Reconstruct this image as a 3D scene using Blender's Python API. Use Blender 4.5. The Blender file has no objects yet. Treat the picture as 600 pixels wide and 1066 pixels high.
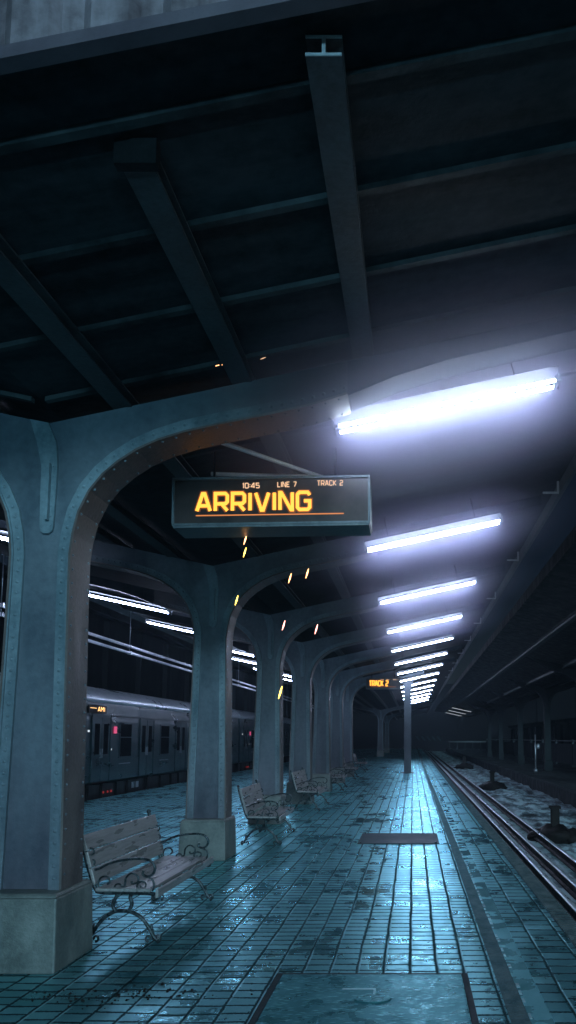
import bpy, bmesh, math, random
from mathutils import Vector, Matrix
R = math.radians
random.seed(7)
scene = bpy.context.scene
COL = scene.collection
VX = -2.76          # line of the canopy columns
CAM_H = 1.6

# ------------------------------------------------------------------ materials
def newmat(name):
    m = bpy.data.materials.new(name); m.use_nodes = True
    nt = m.node_tree
    for n in list(nt.nodes): nt.nodes.remove(n)
    out = nt.nodes.new('ShaderNodeOutputMaterial')
    b = nt.nodes.new('ShaderNodeBsdfPrincipled')
    nt.links.new(b.outputs[0], out.inputs[0])
    return m, nt, b, out
def N(nt, typ, **kw):
    n = nt.nodes.new(typ)
    for k, v in kw.items():
        if k == 'ins':
            for kk, vv in v.items(): n.inputs[kk].default_value = vv
        else: setattr(n, k, v)
    return n
def L(nt, a, b): nt.links.new(a, b)
def math_(nt, op, a, b=None, c=None, clamp=False):
    n = nt.nodes.new('ShaderNodeMath'); n.operation = op; n.use_clamp = clamp
    for i, v in enumerate((a, b, c)):
        if v is None: continue
        if isinstance(v, (int, float)): n.inputs[i].default_value = v
        else: nt.links.new(v, n.inputs[i])
    return n.outputs[0]
def ramp(nt, fac, stops):
    n = nt.nodes.new('ShaderNodeValToRGB')
    e = n.color_ramp.elements
    while len(e) < len(stops): e.new(0.5)
    for i, (p, c) in enumerate(stops):
        e[i].position = p; e[i].color = (c[0], c[1], c[2], 1) if not isinstance(c, (int, float)) else (c, c, c, 1)
    nt.links.new(fac, n.inputs[0]); return n.outputs[0]
def noise(nt, vec, scale, detail=4, rough=.55):
    n = nt.nodes.new('ShaderNodeTexNoise'); n.inputs['Scale'].default_value = scale
    n.inputs['Detail'].default_value = detail; n.inputs['Roughness'].default_value = rough
    if vec is not None: nt.links.new(vec, n.inputs['Vector'])
    return n.outputs[0]
def worldpos(nt, sx=1, sy=1, sz=1):
    g = nt.nodes.new('ShaderNodeNewGeometry')
    m = nt.nodes.new('ShaderNodeVectorMath'); m.operation = 'MULTIPLY'; m.inputs[1].default_value = (sx, sy, sz)
    nt.links.new(g.outputs['Position'], m.inputs[0]); return m.outputs[0]

def wetten(nt, b, out, tint=(.42, .92, .98), ior=1.5, spec=1.85, mask=None):
    # wet film: coloured gloss over a diffuse base, mixed by fresnel
    d = nt.nodes.new('ShaderNodeBsdfDiffuse'); gl = nt.nodes.new('ShaderNodeBsdfGlossy'); fr = nt.nodes.new('ShaderNodeFresnel'); fr.inputs[0].default_value = ior
    mx = nt.nodes.new('ShaderNodeMixShader')
    def relink(src, dst):
        if src.links: nt.links.new(src.links[0].from_socket, dst)
    relink(b.inputs['Base Color'], d.inputs['Color']); relink(b.inputs['Normal'], d.inputs['Normal']); relink(b.inputs['Normal'], gl.inputs['Normal']); relink(b.inputs['Normal'], fr.inputs['Normal'])
    relink(b.inputs['Roughness'], gl.inputs['Roughness']); gl.inputs['Color'].default_value = (*tint, 1)
    f = math_(nt, 'MULTIPLY', fr.outputs[0], spec)
    if mask is not None: f = math_(nt, 'MULTIPLY', f, math_(nt, 'MULTIPLY_ADD', mask, .85, .15))
    nt.links.new(f, mx.inputs[0]); nt.links.new(d.outputs[0], mx.inputs[1]); nt.links.new(gl.outputs[0], mx.inputs[2]); nt.links.new(mx.outputs[0], out.inputs[0])
    nt.nodes.remove(b)
def weathered(name, c1, c2, scale=3, rough=(.35, .65), metallic=0.0, bump=.15, stretch=(1, 1, .35), bscale=40, spec=.5):
    """painted or bare surface with drips, stains and worn patches"""
    m, nt, b, out = newmat(name)
    p = worldpos(nt, *stretch)
    n1 = noise(nt, p, scale, 6, .6)
    n2 = noise(nt, worldpos(nt), scale*7, 4, .6)
    mixf = math_(nt, 'ADD', math_(nt, 'MULTIPLY', n1, .7), math_(nt, 'MULTIPLY', n2, .3))
    L(nt, ramp(nt, mixf, [(.38, c1), (.62, c2)]), b.inputs['Base Color'])
    L(nt, ramp(nt, n1, [(.35, rough[0]), (.65, rough[1])]), b.inputs['Roughness'])
    b.inputs['Metallic'].default_value = metallic
    b.inputs['Specular IOR Level'].default_value = spec
    bp = N(nt, 'ShaderNodeBump'); bp.inputs['Strength'].default_value = bump; bp.inputs['Distance'].default_value = .01
    L(nt, noise(nt, worldpos(nt), bscale, 4, .6), bp.inputs['Height']); L(nt, bp.outputs[0], b.inputs['Normal'])
    return m
def emit(name, col, s):
    m, nt, b, out = newmat(name)
    b.inputs['Base Color'].default_value = (.02, .02, .02, 1)
    b.inputs['Emission Color'].default_value = (*col, 1); b.inputs['Emission Strength'].default_value = s
    b.inputs['Roughness'].default_value = .6
    return m

M = {}
M['paint'] = weathered('steel_paint', (.065, .098, .125), (.135, .185, .22), 2.2, (.38, .6), 0, .25)
def foot_shade(m, lo=.5, hi=3.2, k=(.42, .36, .42)):  # shade painted into the colour: columns darken and turn purplish towards the floor
    nt = m.node_tree; b = nt.nodes['Principled BSDF']; lk = b.inputs['Base Color'].links[0]; src = lk.from_socket
    g_ = nt.nodes.new('ShaderNodeNewGeometry'); sp_ = nt.nodes.new('ShaderNodeSeparateXYZ'); nt.links.new(g_.outputs['Position'], sp_.inputs[0])
    nz = noise(nt, worldpos(nt, 3, 3, .6), 2.0, 5, .6)
    z = math_(nt, 'ADD', sp_.outputs[2], math_(nt, 'MULTIPLY', math_(nt, 'SUBTRACT', nz, .5), 1.4))
    mr = nt.nodes.new('ShaderNodeMapRange'); nt.links.new(z, mr.inputs[0]); mr.inputs[1].default_value = lo; mr.inputs[2].default_value = hi
    c_ = ramp(nt, mr.outputs[0], [(0, k), (1, (1, 1, 1))])
    mx = nt.nodes.new('ShaderNodeMixRGB'); mx.blend_type = 'MULTIPLY'; mx.inputs[0].default_value = 1
    nt.links.new(src, mx.inputs[1]); nt.links.new(c_, mx.inputs[2]); nt.links.new(mx.outputs[0], b.inputs['Base Color'])
M['paint_edge'] = weathered('steel_paint_edge', (.09, .15, .18), (.20, .29, .33), 4, (.3, .5), 0, .2)  # rim light put into the colour: edges lighter than the plates
def soot(m):  # painted shade: colour darkens along the arms, away from the columns
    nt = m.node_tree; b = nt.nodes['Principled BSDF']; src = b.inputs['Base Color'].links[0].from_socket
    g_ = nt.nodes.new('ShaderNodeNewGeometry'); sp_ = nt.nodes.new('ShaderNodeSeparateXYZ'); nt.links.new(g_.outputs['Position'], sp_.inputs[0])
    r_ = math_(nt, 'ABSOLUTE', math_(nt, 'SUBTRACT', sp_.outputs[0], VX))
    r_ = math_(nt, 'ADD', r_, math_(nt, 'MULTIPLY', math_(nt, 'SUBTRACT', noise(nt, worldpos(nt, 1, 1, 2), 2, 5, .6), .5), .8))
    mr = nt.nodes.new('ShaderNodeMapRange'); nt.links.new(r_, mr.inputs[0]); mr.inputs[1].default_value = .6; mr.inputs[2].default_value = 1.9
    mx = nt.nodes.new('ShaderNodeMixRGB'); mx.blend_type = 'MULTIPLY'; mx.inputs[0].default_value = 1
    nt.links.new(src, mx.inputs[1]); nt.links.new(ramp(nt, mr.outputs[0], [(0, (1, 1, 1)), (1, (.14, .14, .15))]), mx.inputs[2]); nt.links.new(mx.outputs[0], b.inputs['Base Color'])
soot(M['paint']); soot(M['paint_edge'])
M['signpaint'] = weathered('sign_cabinet_paint', (.05, .075, .09), (.12, .16, .18), 5, (.35, .55), 0, .15)
M['postpaint'] = weathered('post_paint', (.07, .09, .11), (.13, .16, .18), 3, (.4, .6), 0, .2)
foot_shade(M['paint'], k=(.62, .42, .46)); foot_shade(M['paint_edge'], k=(.62, .48, .50))
M['shaded_arm'] = weathered('shaded_arm_paint', (.008, .011, .014), (.025, .034, .042), 2, (.6, .8), 0, .25, spec=0.08)  # dark copy of the column paint, so the outer arms look unlit
M['farshade'] = weathered('far_column_shaded_paint', (.008, .012, .014), (.020, .027, .031), 2, (.5, .7), 0, .2, spec=0.08)  # column paint darkened to hold the far columns in shade
M['soffit'] = weathered('rusty_soffit_paint', (.060, .050, .050), (.13, .105, .10), 5, (.4, .65), 0, .3)
M['concrete'] = weathered('damp_concrete', (.075, .085, .082), (.17, .18, .17), 4, (.35, .75), 0, .5, (1, 1, .6), 60)
M['deck'] = weathered('sooty_deck', (.009, .013, .015), (.035, .043, .050), 1.5, (.7, .9), 0, .4, (.4, 2.5, 1), 25, spec=0.08)
M['batten'] = weathered('deck_lap_metal', (.006, .009, .011), (.06, .076, .082), .7, (.5, .7), 0, .3, (1, 1, 1), 25, spec=0.08)
M['purlin'] = weathered('purlin_steel', (.015, .021, .026), (.05, .064, .074), 4, (.5, .7), 0, .3)
M['beam_end'] = weathered('beam_end_bare', (.35, .36, .38), (.5, .5, .52), 8, (.5, .6), 0, .1)
M['corrugated'] = weathered('corrugated_sheet', (.045, .033, .038), (.20, .165, .185), 2.5, (.35, .6), .1, .15, (2, 2, .2))
M['fascia'] = weathered('fascia_metal', (.050, .040, .052), (.075, .062, .078), 2, (.4, .6), .1, .2)
M['black'] = weathered('black_metal', (.006, .007, .008), (.018, .02, .022), 5, (.35, .6), 0, .2, spec=0.08)
M['iron'] = weathered('wet_cast_iron', (.012, .020, .024), (.05, .068, .076), 20, (.18, .34), .6, .3, (1, 1, 1), 90)
M['silver'] = weathered('galvanised_metal', (.25, .27, .3), (.42, .44, .48), 6, (.25, .45), .7, .1)
M['train'] = weathered('train_stainless', (.006, .026, .032), (.02, .062, .074), 1.4, (.25, .45), .3, .1, (1, .5, 2))
M['train_roof'] = weathered('train_roof', (.7, .8, .88), (.85, .92, .96), 1.2, (.25, .4), .45, .1, (1, .6, 1))
M['glass'] = weathered('dark_glass', (.004, .006, .008), (.01, .013, .016), 3, (.05, .12), 0, .02)
M['rail'] = weathered('rail_steel', (.40, .52, .56), (.80, .90, .93), 8, (.25, .4), .6, .06, (1, .3, 1), 30)
M['rust'] = weathered('rusty_iron', (.006, .006, .006), (.022, .019, .018), 10, (.4, .7), .1, .6, (1, 1, 1), 50, spec=0.08)
M['wall'] = weathered('dark_masonry', (.002, .002, .003), (.006, .0055, .007), .6, (.6, .9), 0, .5, (1, 1, .4), 8, spec=0.08)
M['farplat'] = weathered('far_platform_concrete', (.025, .032, .034), (.06, .07, .074), 1.2, (.4, .7), 0, .4, (1, .4, 1), 20, spec=0.08)
M['plate_grey'] = weathered('grey_sheet', (.018, .048, .056), (.04, .088, .10), 3, (.5, .7), 0, .3, spec=.15)
M['white_paint'] = weathered('white_pipe_paint', (.6, .6, .66), (.85, .85, .9), 2, (.3, .5), 0, .1)
M['dark_teal'] = weathered('dark_teal_steel', (.004, .014, .017), (.012, .032, .037), 3, (.5, .7), 0, .2, spec=.1)
M['fence'] = weathered('fence_panel', (.03, .038, .042), (.06, .07, .078), 1.5, (.5, .7), 0, .2, spec=0.08)
M['tube'] = emit('fluorescent_tube', (.56, .67, 1.0), 95)
M['tube_teal'] = emit('fill_tube_teal', (.25, .64, .88), 330)  # for the unseen fill lamps added behind the camera
M['amber_halo'] = emit('amber_letter_halo', (1.0, .25, .02), .22)  # dim emission for the painted halo round the sign letters
M['amber'] = emit('amber_led', (1.0, .40, .045), 2.05)
M['cream'] = emit('cream_led', (1.0, .60, .36), 1.1)
M['orange_line'] = emit('orange_led_line', (1.0, .30, .07), .8)
M['ember'] = emit('ember', (1.0, .42, .16), 7)
M['ember_y'] = emit('ember_yellow', (1.0, .68, .1), 7)
M['ember_r'] = emit('ember_red', (1.0, .35, .28), 6)
M['pink'] = emit('pink_route_light', (1.0, .12, .30), .65)
M['redlamp'] = emit('red_marker', (1.0, .06, .05), .25)
M['whitelamp'] = emit('small_white_marker', (.8, .9, 1.0), .9)

def sign_face():
    m, nt, b, out = newmat('sign_face')
    b.inputs['Base Color'].default_value = (.012, .012, .016, 1)
    b.inputs['Roughness'].default_value = .35
    L(nt, ramp(nt, noise(nt, worldpos(nt), 6, 5), [(.3, (.022, .018, .019)), (.7, (.055, .042, .040))]), b.inputs['Base Color'])
    return m
M['signface'] = sign_face()

def wood():
    m, nt, b, out = newmat('grey_weathered_wood')
    tc = N(nt, 'ShaderNodeTexCoord')
    mp = N(nt, 'ShaderNodeMapping'); mp.inputs['Scale'].default_value = (30, 2.2, 30)
    L(nt, tc.outputs['Object'], mp.inputs[0])
    g = noise(nt, mp.outputs[0], 1.6, 6, .65)
    mp2 = N(nt, 'ShaderNodeMapping'); mp2.inputs['Scale'].default_value = (9, 1.8, 9)
    L(nt, tc.outputs['Object'], mp2.inputs[0])
    s = noise(nt, mp2.outputs[0], 1.7, 3, .5)
    c = ramp(nt, g, [(.3, (.16, .15, .15)), (.7, (.30, .28, .275))])
    st = ramp(nt, s, [(.26, (.72, .73, .75)), (.45, (1, 1, 1))])
    mx = N(nt, 'ShaderNodeMixRGB', blend_type='MULTIPLY'); mx.inputs[0].default_value = 1
    L(nt, c, mx.inputs[1]); L(nt, st, mx.inputs[2]); L(nt, mx.outputs[0], b.inputs['Base Color'])
    L(nt, ramp(nt, s, [(.3, .12), (.5, .42)]), b.inputs['Roughness'])
    bp = N(nt, 'ShaderNodeBump'); bp.inputs['Strength'].default_value = .35; bp.inputs['Distance'].default_value = .004
    L(nt, g, bp.inputs['Height']); L(nt, bp.outputs[0], b.inputs['Normal'])
    return m
M['wood'] = wood()

def brick_floor(name='wet_brick_paving', wx=.185, wy=.135, tint=1.0):
    """wet bricks: long joints down the platform, each brick tilted a little, puddles on top"""
    m, nt, b, out = newmat(name)
    g = nt.nodes.new('ShaderNodeNewGeometry')
    sep = N(nt, 'ShaderNodeSeparateXYZ')
    wob = N(nt, 'ShaderNodeTexNoise'); wob.inputs['Scale'].default_value = 1.1; wob.inputs['Detail'].default_value = 3
    L(nt, g.outputs['Position'], wob.inputs['Vector'])
    wv = N(nt, 'ShaderNodeVectorMath', operation='MULTIPLY_ADD')
    wv.inputs[1].default_value = (.035, .05, 0)
    L(nt, wob.outputs['Color'], wv.inputs[0]); L(nt, g.outputs['Position'], wv.inputs[2])
    L(nt, wv.outputs[0], sep.inputs[0])
    u = math_(nt, 'DIVIDE', sep.outputs[0], wx)
    cu = math_(nt, 'FLOOR', u); fu = math_(nt, 'FRACT', u)
    wn = N(nt, 'ShaderNodeTexWhiteNoise', noise_dimensions='1D'); L(nt, cu, wn.inputs['W'])
    v = math_(nt, 'ADD', math_(nt, 'DIVIDE', sep.outputs[1], wy), math_(nt, 'MULTIPLY', wn.outputs['Value'], .5))
    cv = math_(nt, 'FLOOR', v); fv = math_(nt, 'FRACT', v)
    comb = N(nt, 'ShaderNodeCombineXYZ'); L(nt, cu, comb.inputs[0]); L(nt, cv, comb.inputs[1])
    w2 = N(nt, 'ShaderNodeTexWhiteNoise', noise_dimensions='2D'); L(nt, comb.outputs[0], w2.inputs['Vector'])
    du = math_(nt, 'MULTIPLY', math_(nt, 'MINIMUM', fu, math_(nt, 'SUBTRACT', 1, fu)), wx)
    dv = math_(nt, 'MULTIPLY', math_(nt, 'MINIMUM', fv, math_(nt, 'SUBTRACT', 1, fv)), wy)
    fine = noise(nt, g.outputs['Position'], 45, 4, .65)
    rag = math_(nt, 'ADD', math_(nt, 'MULTIPLY', math_(nt, 'SUBTRACT', fine, .5), .022), math_(nt, 'MULTIPLY', math_(nt, 'SUBTRACT', noise(nt, g.outputs['Position'], 6, 4, .6), .5), .016))
    du2 = math_(nt, 'ADD', du, rag); dv2 = math_(nt, 'ADD', dv, rag)
    def sm(x, a, bb):
        n = N(nt, 'ShaderNodeMapRange', interpolation_type='SMOOTHSTEP')
        L(nt, x, n.inputs[0]); n.inputs[1].default_value = a; n.inputs[2].default_value = bb; return n.outputs[0]
    su = sm(du2, .006, .015); sv = sm(dv2, .0070, .0155)
    brick = math_(nt, 'MINIMUM', su, sv)         # 0 in the joint, 1 on the brick
    big = noise(nt, worldpos(nt, 1, .55, 1), .8, 5, .6)
    big2 = noise(nt, worldpos(nt, 1, .7, 1), 2.3, 5, .62)
    pud = sm(math_(nt, 'ADD', math_(nt, 'MULTIPLY', big, .5), math_(nt, 'MULTIPLY', big2, .5)), .49, .62)
    # colour
    base = ramp(nt, w2.outputs['Value'], [(0, (.025, .100, .115)), (.5, (.065, .175, .195)), (1, (.14, .29, .305))])
    stain = ramp(nt, noise(nt, worldpos(nt), 5, 6, .7), [(.32, (.42, .42, .44)), (.68, (1.15, 1.12, 1.12))])
    mx = N(nt, 'ShaderNodeMixRGB', blend_type='MULTIPLY'); mx.inputs[0].default_value = 1
    L(nt, base, mx.inputs[1]); L(nt, stain, mx.inputs[2])
    mj = N(nt, 'ShaderNodeMixRGB'); L(nt, brick, mj.inputs[0]); mj.inputs[1].default_value = (.003, .006, .007, 1)
    L(nt, mx.outputs[0], mj.inputs[2])
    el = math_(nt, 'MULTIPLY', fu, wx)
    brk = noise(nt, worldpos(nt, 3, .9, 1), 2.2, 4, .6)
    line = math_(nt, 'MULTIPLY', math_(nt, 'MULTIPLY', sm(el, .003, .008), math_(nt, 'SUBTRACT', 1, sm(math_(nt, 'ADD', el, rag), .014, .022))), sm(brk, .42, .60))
    ml = N(nt, 'ShaderNodeMixRGB'); L(nt, line, ml.inputs[0]); L(nt, mj.outputs[0], ml.inputs[1]); ml.inputs[2].default_value = (.30, .50, .55, 1)  # pale broken line along each long joint: wet glint painted as colour
    L(nt, ml.outputs[0], b.inputs['Base Color'])
    # roughness: worn wet bricks, mirror-like where water stands
    rr = ramp(nt, noise(nt, worldpos(nt), 3.1, 5, .65), [(.35, .24), (.65, .44)])
    rr = math_(nt, 'ADD', rr, math_(nt, 'MULTIPLY', math_(nt, 'SUBTRACT', w2.outputs['Value'], .5), .05))
    rj = math_(nt, 'ADD', rr, math_(nt, 'MULTIPLY', math_(nt, 'SUBTRACT', 1, brick), .25))
    rp = math_(nt, 'MULTIPLY', rj, math_(nt, 'SUBTRACT', 1, math_(nt, 'MULTIPLY', pud, .45)))
    L(nt, rp, b.inputs['Roughness'])
    b.inputs['Specular Tint'].default_value = (.42, .88, 1.0, 1)
    b.inputs['Specular IOR Level'].default_value = .55
    # height
    tilt = N(nt, 'ShaderNodeVectorMath', operation='SUBTRACT'); L(nt, w2.outputs['Color'], tilt.inputs[0]); tilt.inputs[1].default_value = (.5, .5, .5)
    st = N(nt, 'ShaderNodeSeparateXYZ'); L(nt, tilt.outputs[0], st.inputs[0])
    tx = math_(nt, 'MULTIPLY', math_(nt, 'MULTIPLY', math_(nt, 'SUBTRACT', fu, .5), st.outputs[0]), .0038)
    ty = math_(nt, 'MULTIPLY', math_(nt, 'MULTIPLY', math_(nt, 'SUBTRACT', fv, .5), st.outputs[1]), .0030)
    hb = math_(nt, 'ADD', math_(nt, 'ADD', tx, ty), math_(nt, 'MULTIPLY', st.outputs[2], .003))
    hb = math_(nt, 'ADD', hb, math_(nt, 'MULTIPLY', fine, .0009))
    hh = math_(nt, 'ADD', math_(nt, 'MULTIPLY', brick, .019), hb)
    dry = math_(nt, 'SUBTRACT', 1, math_(nt, 'MULTIPLY', pud, .2))
    hh = math_(nt, 'MULTIPLY', hh, dry)
    bp = N(nt, 'ShaderNodeBump'); bp.inputs['Strength'].default_value = .75; bp.inputs['Distance'].default_value = 1
    L(nt, hh, bp.inputs['Height']); L(nt, bp.outputs[0], b.inputs['Normal'])
    wetten(nt, b, out, mask=brick)
    return m
M['brick'] = brick_floor()
M['brick2'] = brick_floor('wet_edge_paving', .24, .17)

def wet_strip(name, c1, c2, r0, r1, bump, scale=5, sp=1.25):
    m, nt, b, out = newmat(name)
    n1 = noise(nt, worldpos(nt, 1, .6, 1), scale, 6, .65)
    L(nt, ramp(nt, n1, [(.35, c1), (.65, c2)]), b.inputs['Base Color'])
    L(nt, ramp(nt, noise(nt, worldpos(nt), scale*.6, 4), [(.4, r0), (.6, r1)]), b.inputs['Roughness'])
    b.inputs['Specular Tint'].default_value = (.65, .93, 1, 1)
    bp = N(nt, 'ShaderNodeBump'); bp.inputs['Strength'].default_value = bump; bp.inputs['Distance'].default_value = .01
    L(nt, noise(nt, worldpos(nt), 30, 5, .7), bp.inputs['Height']); L(nt, bp.outputs[0], b.inputs['Normal'])
    wetten(nt, b, out, spec=sp)
    return m
M['dark_strip'] = wet_strip('dark_wet_strip', (.03, .034, .036), (.11, .115, .115), .4, .6, .9, 9, .3)
M['wet_strip'] = wet_strip('wet_cement_strip', (.10, .25, .28), (.18, .38, .41), .12, .35, .2)
M['white_mark'] = wet_strip('worn_white_mark', (.28, .33, .35), (.5, .55, .58), .2, .5, .3)

def plate():
    m, nt, b, out = newmat('tread_plate')
    p = worldpos(nt, 1, 1, 1)
    n1 = noise(nt, p, 4, 6, .65)
    L(nt, ramp(nt, n1, [(.35, (.022, .095, .11)), (.65, (.05, .165, .185))]), b.inputs['Base Color'])
    L(nt, ramp(nt, noise(nt, p, 7, 5), [(.35, .2), (.65, .45)]), b.inputs['Roughness'])
    b.inputs['Metallic'].default_value = .25
    wv = N(nt, 'ShaderNodeTexVoronoi', feature='F1'); wv.inputs['Scale'].default_value = 1
    mp = N(nt, 'ShaderNodeMapping'); mp.inputs['Scale'].default_value = (17, 52, 1); mp.inputs['Rotation'].default_value = (0, 0, .12)
    L(nt, p, mp.inputs[0]); L(nt, mp.outputs[0], wv.inputs['Vector']); wv.inputs['Randomness'].default_value = .75
    h = math_(nt, 'SUBTRACT', .45, wv.outputs['Distance'], clamp=True)
    h2 = math_(nt, 'ADD', math_(nt, 'MULTIPLY', h, .010), math_(nt, 'MULTIPLY', noise(nt, p, 60, 3), .0012))
    bp = N(nt, 'ShaderNodeBump'); bp.inputs['Strength'].default_value = .8; bp.inputs['Distance'].default_value = 1
    L(nt, h2, bp.inputs['Height']); L(nt, bp.outputs[0], b.inputs['Normal'])
    wetten(nt, b, out, ior=1.5, spec=.8)
    return m
M['plate'] = plate()

def trackbed():
    m, nt, b, out = newmat('icy_ballast')
    p = worldpos(nt, 1, .45, 1)
    n1 = noise(nt, p, 2.6, 7, .68)
    n2 = noise(nt, worldpos(nt), 14, 5, .7)
    f = math_(nt, 'ADD', math_(nt, 'MULTIPLY', n1, .72), math_(nt, 'MULTIPLY', n2, .28))
    sx_ = N(nt, 'ShaderNodeSeparateXYZ'); L(nt, worldpos(nt), sx_.inputs[0])
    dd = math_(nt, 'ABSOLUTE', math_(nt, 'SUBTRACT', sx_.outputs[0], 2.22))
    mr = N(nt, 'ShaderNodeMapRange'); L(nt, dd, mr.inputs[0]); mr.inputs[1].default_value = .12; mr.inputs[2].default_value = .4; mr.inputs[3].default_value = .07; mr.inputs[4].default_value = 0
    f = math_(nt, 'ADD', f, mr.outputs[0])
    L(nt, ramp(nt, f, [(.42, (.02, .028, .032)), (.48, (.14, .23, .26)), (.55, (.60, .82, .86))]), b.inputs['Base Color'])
    L(nt, ramp(nt, n2, [(.35, .25), (.65, .6)]), b.inputs['Roughness'])
    bp = N(nt, 'ShaderNodeBump'); bp.inputs['Strength'].default_value = 1; bp.inputs['Distance'].default_value = .04
    L(nt, f, bp.inputs['Height']); L(nt, bp.outputs[0], b.inputs['Normal'])
    return m
M['bed'] = trackbed()

# ------------------------------------------------------------------ mesh helpers
class MB:
    def __init__(s): s.v = []; s.f = []; s.sm = []
    def add(s, vs, fs, smooth=False):
        o = len(s.v); s.v += [tuple(v) for v in vs]
        for f in fs: s.f.append([o+i for i in f]); s.sm.append(smooth)
    def box(s, x0, x1, y0, y1, z0, z1):
        s.add([(x0,y0,z0),(x1,y0,z0),(x1,y1,z0),(x0,y1,z0),(x0,y0,z1),(x1,y0,z1),(x1,y1,z1),(x0,y1,z1)],
              [(0,3,2,1),(4,5,6,7),(0,1,5,4),(1,2,6,5),(2,3,7,6),(3,0,4,7)])
    def hexa(s, p8):
        s.add(p8, [(0,3,2,1),(4,5,6,7),(0,1,5,4),(1,2,6,5),(2,3,7,6),(3,0,4,7)])
    def prism_y(s, poly, y0, y1):
        """closed polygon in x,z swept along y"""
        n = len(poly)
        s.add([(x, y0, z) for x, z in poly] + [(x, y1, z) for x, z in poly],
              [tuple(range(n))[::-1], tuple(range(n, 2*n))] + [(i, (i+1) % n, n+(i+1) % n, n+i) for i in range(n)])
    def strip_y(s, a, b, y0, y1):
        """solid between two x,z polylines of equal length"""
        for i in range(len(a)-1):
            q = [a[i], a[i+1], b[i+1], b[i]]
            s.add([(x, y0, z) for x, z in q] + [(x, y1, z) for x, z in q],
                  [(0,1,2,3), (7,6,5,4), (0,4,5,1), (2,6,7,3)] + ([(0,3,7,4)] if i == 0 else []) + ([(1,5,6,2)] if i == len(a)-2 else []))
    def tube(s, pts, r, seg=8, caps=True):
        pts = [Vector(p) for p in pts]; n = len(pts); rr = r if isinstance(r, (list, tuple)) else [r]*n
        rings = []; up = None
        for i in range(n):
            t = (pts[min(i+1, n-1)] - pts[max(i-1, 0)]).normalized()
            if up is None:
                up = Vector((0, 0, 1)) if abs(t.z) < .9 else Vector((0, 1, 0))
            side = t.cross(up).normalized(); up = side.cross(t).normalized()
            rings.append([pts[i] + (side*math.cos(2*math.pi*k/seg) + up*math.sin(2*math.pi*k/seg))*rr[i] for k in range(seg)])
        vs = [p for ring in rings for p in ring]; fs = []
        for i in range(n-1):
            for k in range(seg): fs.append((i*seg+k, i*seg+(k+1) % seg, (i+1)*seg+(k+1) % seg, (i+1)*seg+k))
        if caps: fs += [tuple(range(seg))[::-1], tuple((n-1)*seg+k for k in range(seg))]
        s.add(vs, fs, True)
    def dome(s, c, r, nrm=(0, -1, 0)):
        c = Vector(c); n = Vector(nrm).normalized(); a = n.orthogonal().normalized(); b = n.cross(a)
        vs = [c + (a*math.cos(k*math.pi/3) + b*math.sin(k*math.pi/3))*r for k in range(6)]
        vs += [c + n*r*.6 + (a*math.cos(k*math.pi/3) + b*math.sin(k*math.pi/3))*r*.6 for k in range(6)] + [c + n*r*.85]
        s.add(vs, [(k, (k+1) % 6, 6+(k+1) % 6, 6+k) for k in range(6)] + [(6+k, 6+(k+1) % 6, 12) for k in range(6)], True)
    def blob(s, c, rad, seed=0, nu=10, nv=7, amp=.25):
        rnd = random.Random(seed); c = Vector(c); vs = []; fs = []
        for j in range(nv+1):
            th = math.pi*j/nv
            for i in range(nu):
                ph = 2*math.pi*i/nu; k = 1 + (rnd.random()-.5)*amp*2
                vs.append(c + Vector((math.sin(th)*math.cos(ph)*rad[0], math.sin(th)*math.sin(ph)*rad[1], math.cos(th)*rad[2]))*k)
        for j in range(nv):
            for i in range(nu): fs.append((j*nu+i, (j+1)*nu+i, (j+1)*nu+(i+1) % nu, j*nu+(i+1) % nu))
        s.add(vs, fs, True)
    def build(s, name, mat, parent=None, loc=None, bevel=0, fix=True):
        me = bpy.data.meshes.new(name); me.from_pydata(s.v, [], s.f)
        for p, q in zip(me.polygons, s.sm): p.use_smooth = q
        if fix:
            bm = bmesh.new(); bm.from_mesh(me); bmesh.ops.recalc_face_normals(bm, faces=bm.faces); bm.to_mesh(me); bm.free()
        me.materials.append(mat if not isinstance(mat, str) else M[mat])
        o = bpy.data.objects.new(name, me); COL.objects.link(o)
        if parent is not None: o.parent = parent
        if loc is not None: o.location = loc
        if bevel:
            md = o.modifiers.new('bevel', 'BEVEL'); md.width = bevel; md.segments = 2; md.limit_method = 'ANGLE'; md.angle_limit = R(40)
        return o
def tag(o, label=None, cat=None, group=None, kind=None):
    if label: o['label'] = label
    if cat: o['category'] = cat
    if group: o['group'] = group
    if kind: o['kind'] = kind
    return o
def empty(name, loc, label, cat, group=None, rz=0):
    o = bpy.data.objects.new(name, None); COL.objects.link(o); o.location = loc; o.rotation_euler.z = rz
    o.empty_display_size = .2
    return tag(o, label, cat, group)
def kids(o): return [c for c in bpy.data.objects if c.parent == o]
def copy_tree(o, loc=None, label=None, parent=None):
    c = o.copy(); COL.objects.link(c)
    if parent is not None: c.parent = parent
    if loc is not None: c.location = loc
    if label: c['label'] = label
    for ch in kids(o): copy_tree(ch, parent=c)
    return c
ORD = ['first', 'second', 'third', 'fourth', 'fifth', 'sixth', 'seventh', 'eighth', 'ninth', 'tenth', 'eleventh', 'twelfth',
       'thirteenth', 'fourteenth', 'fifteenth', 'sixteenth', 'seventeenth', 'eighteenth', 'nineteenth', 'twentieth']

# ------------------------------------------------------------------ the setting
g = MB(); g.add([(-400,-200,-1.3),(400,-200,-1.3),(400,600,-1.3),(-400,600,-1.3)], [(0,1,2,3)])
tag(g.build('ground', 'bed', fix=False), kind='structure')
PL, PR = -8.3, 1.42
Y0, Y1 = -9, 112
p = MB(); p.box(PL, PR, Y0, Y1, -1.28, 0)
tag(p.build('platform', 'brick'), kind='structure')
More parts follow.
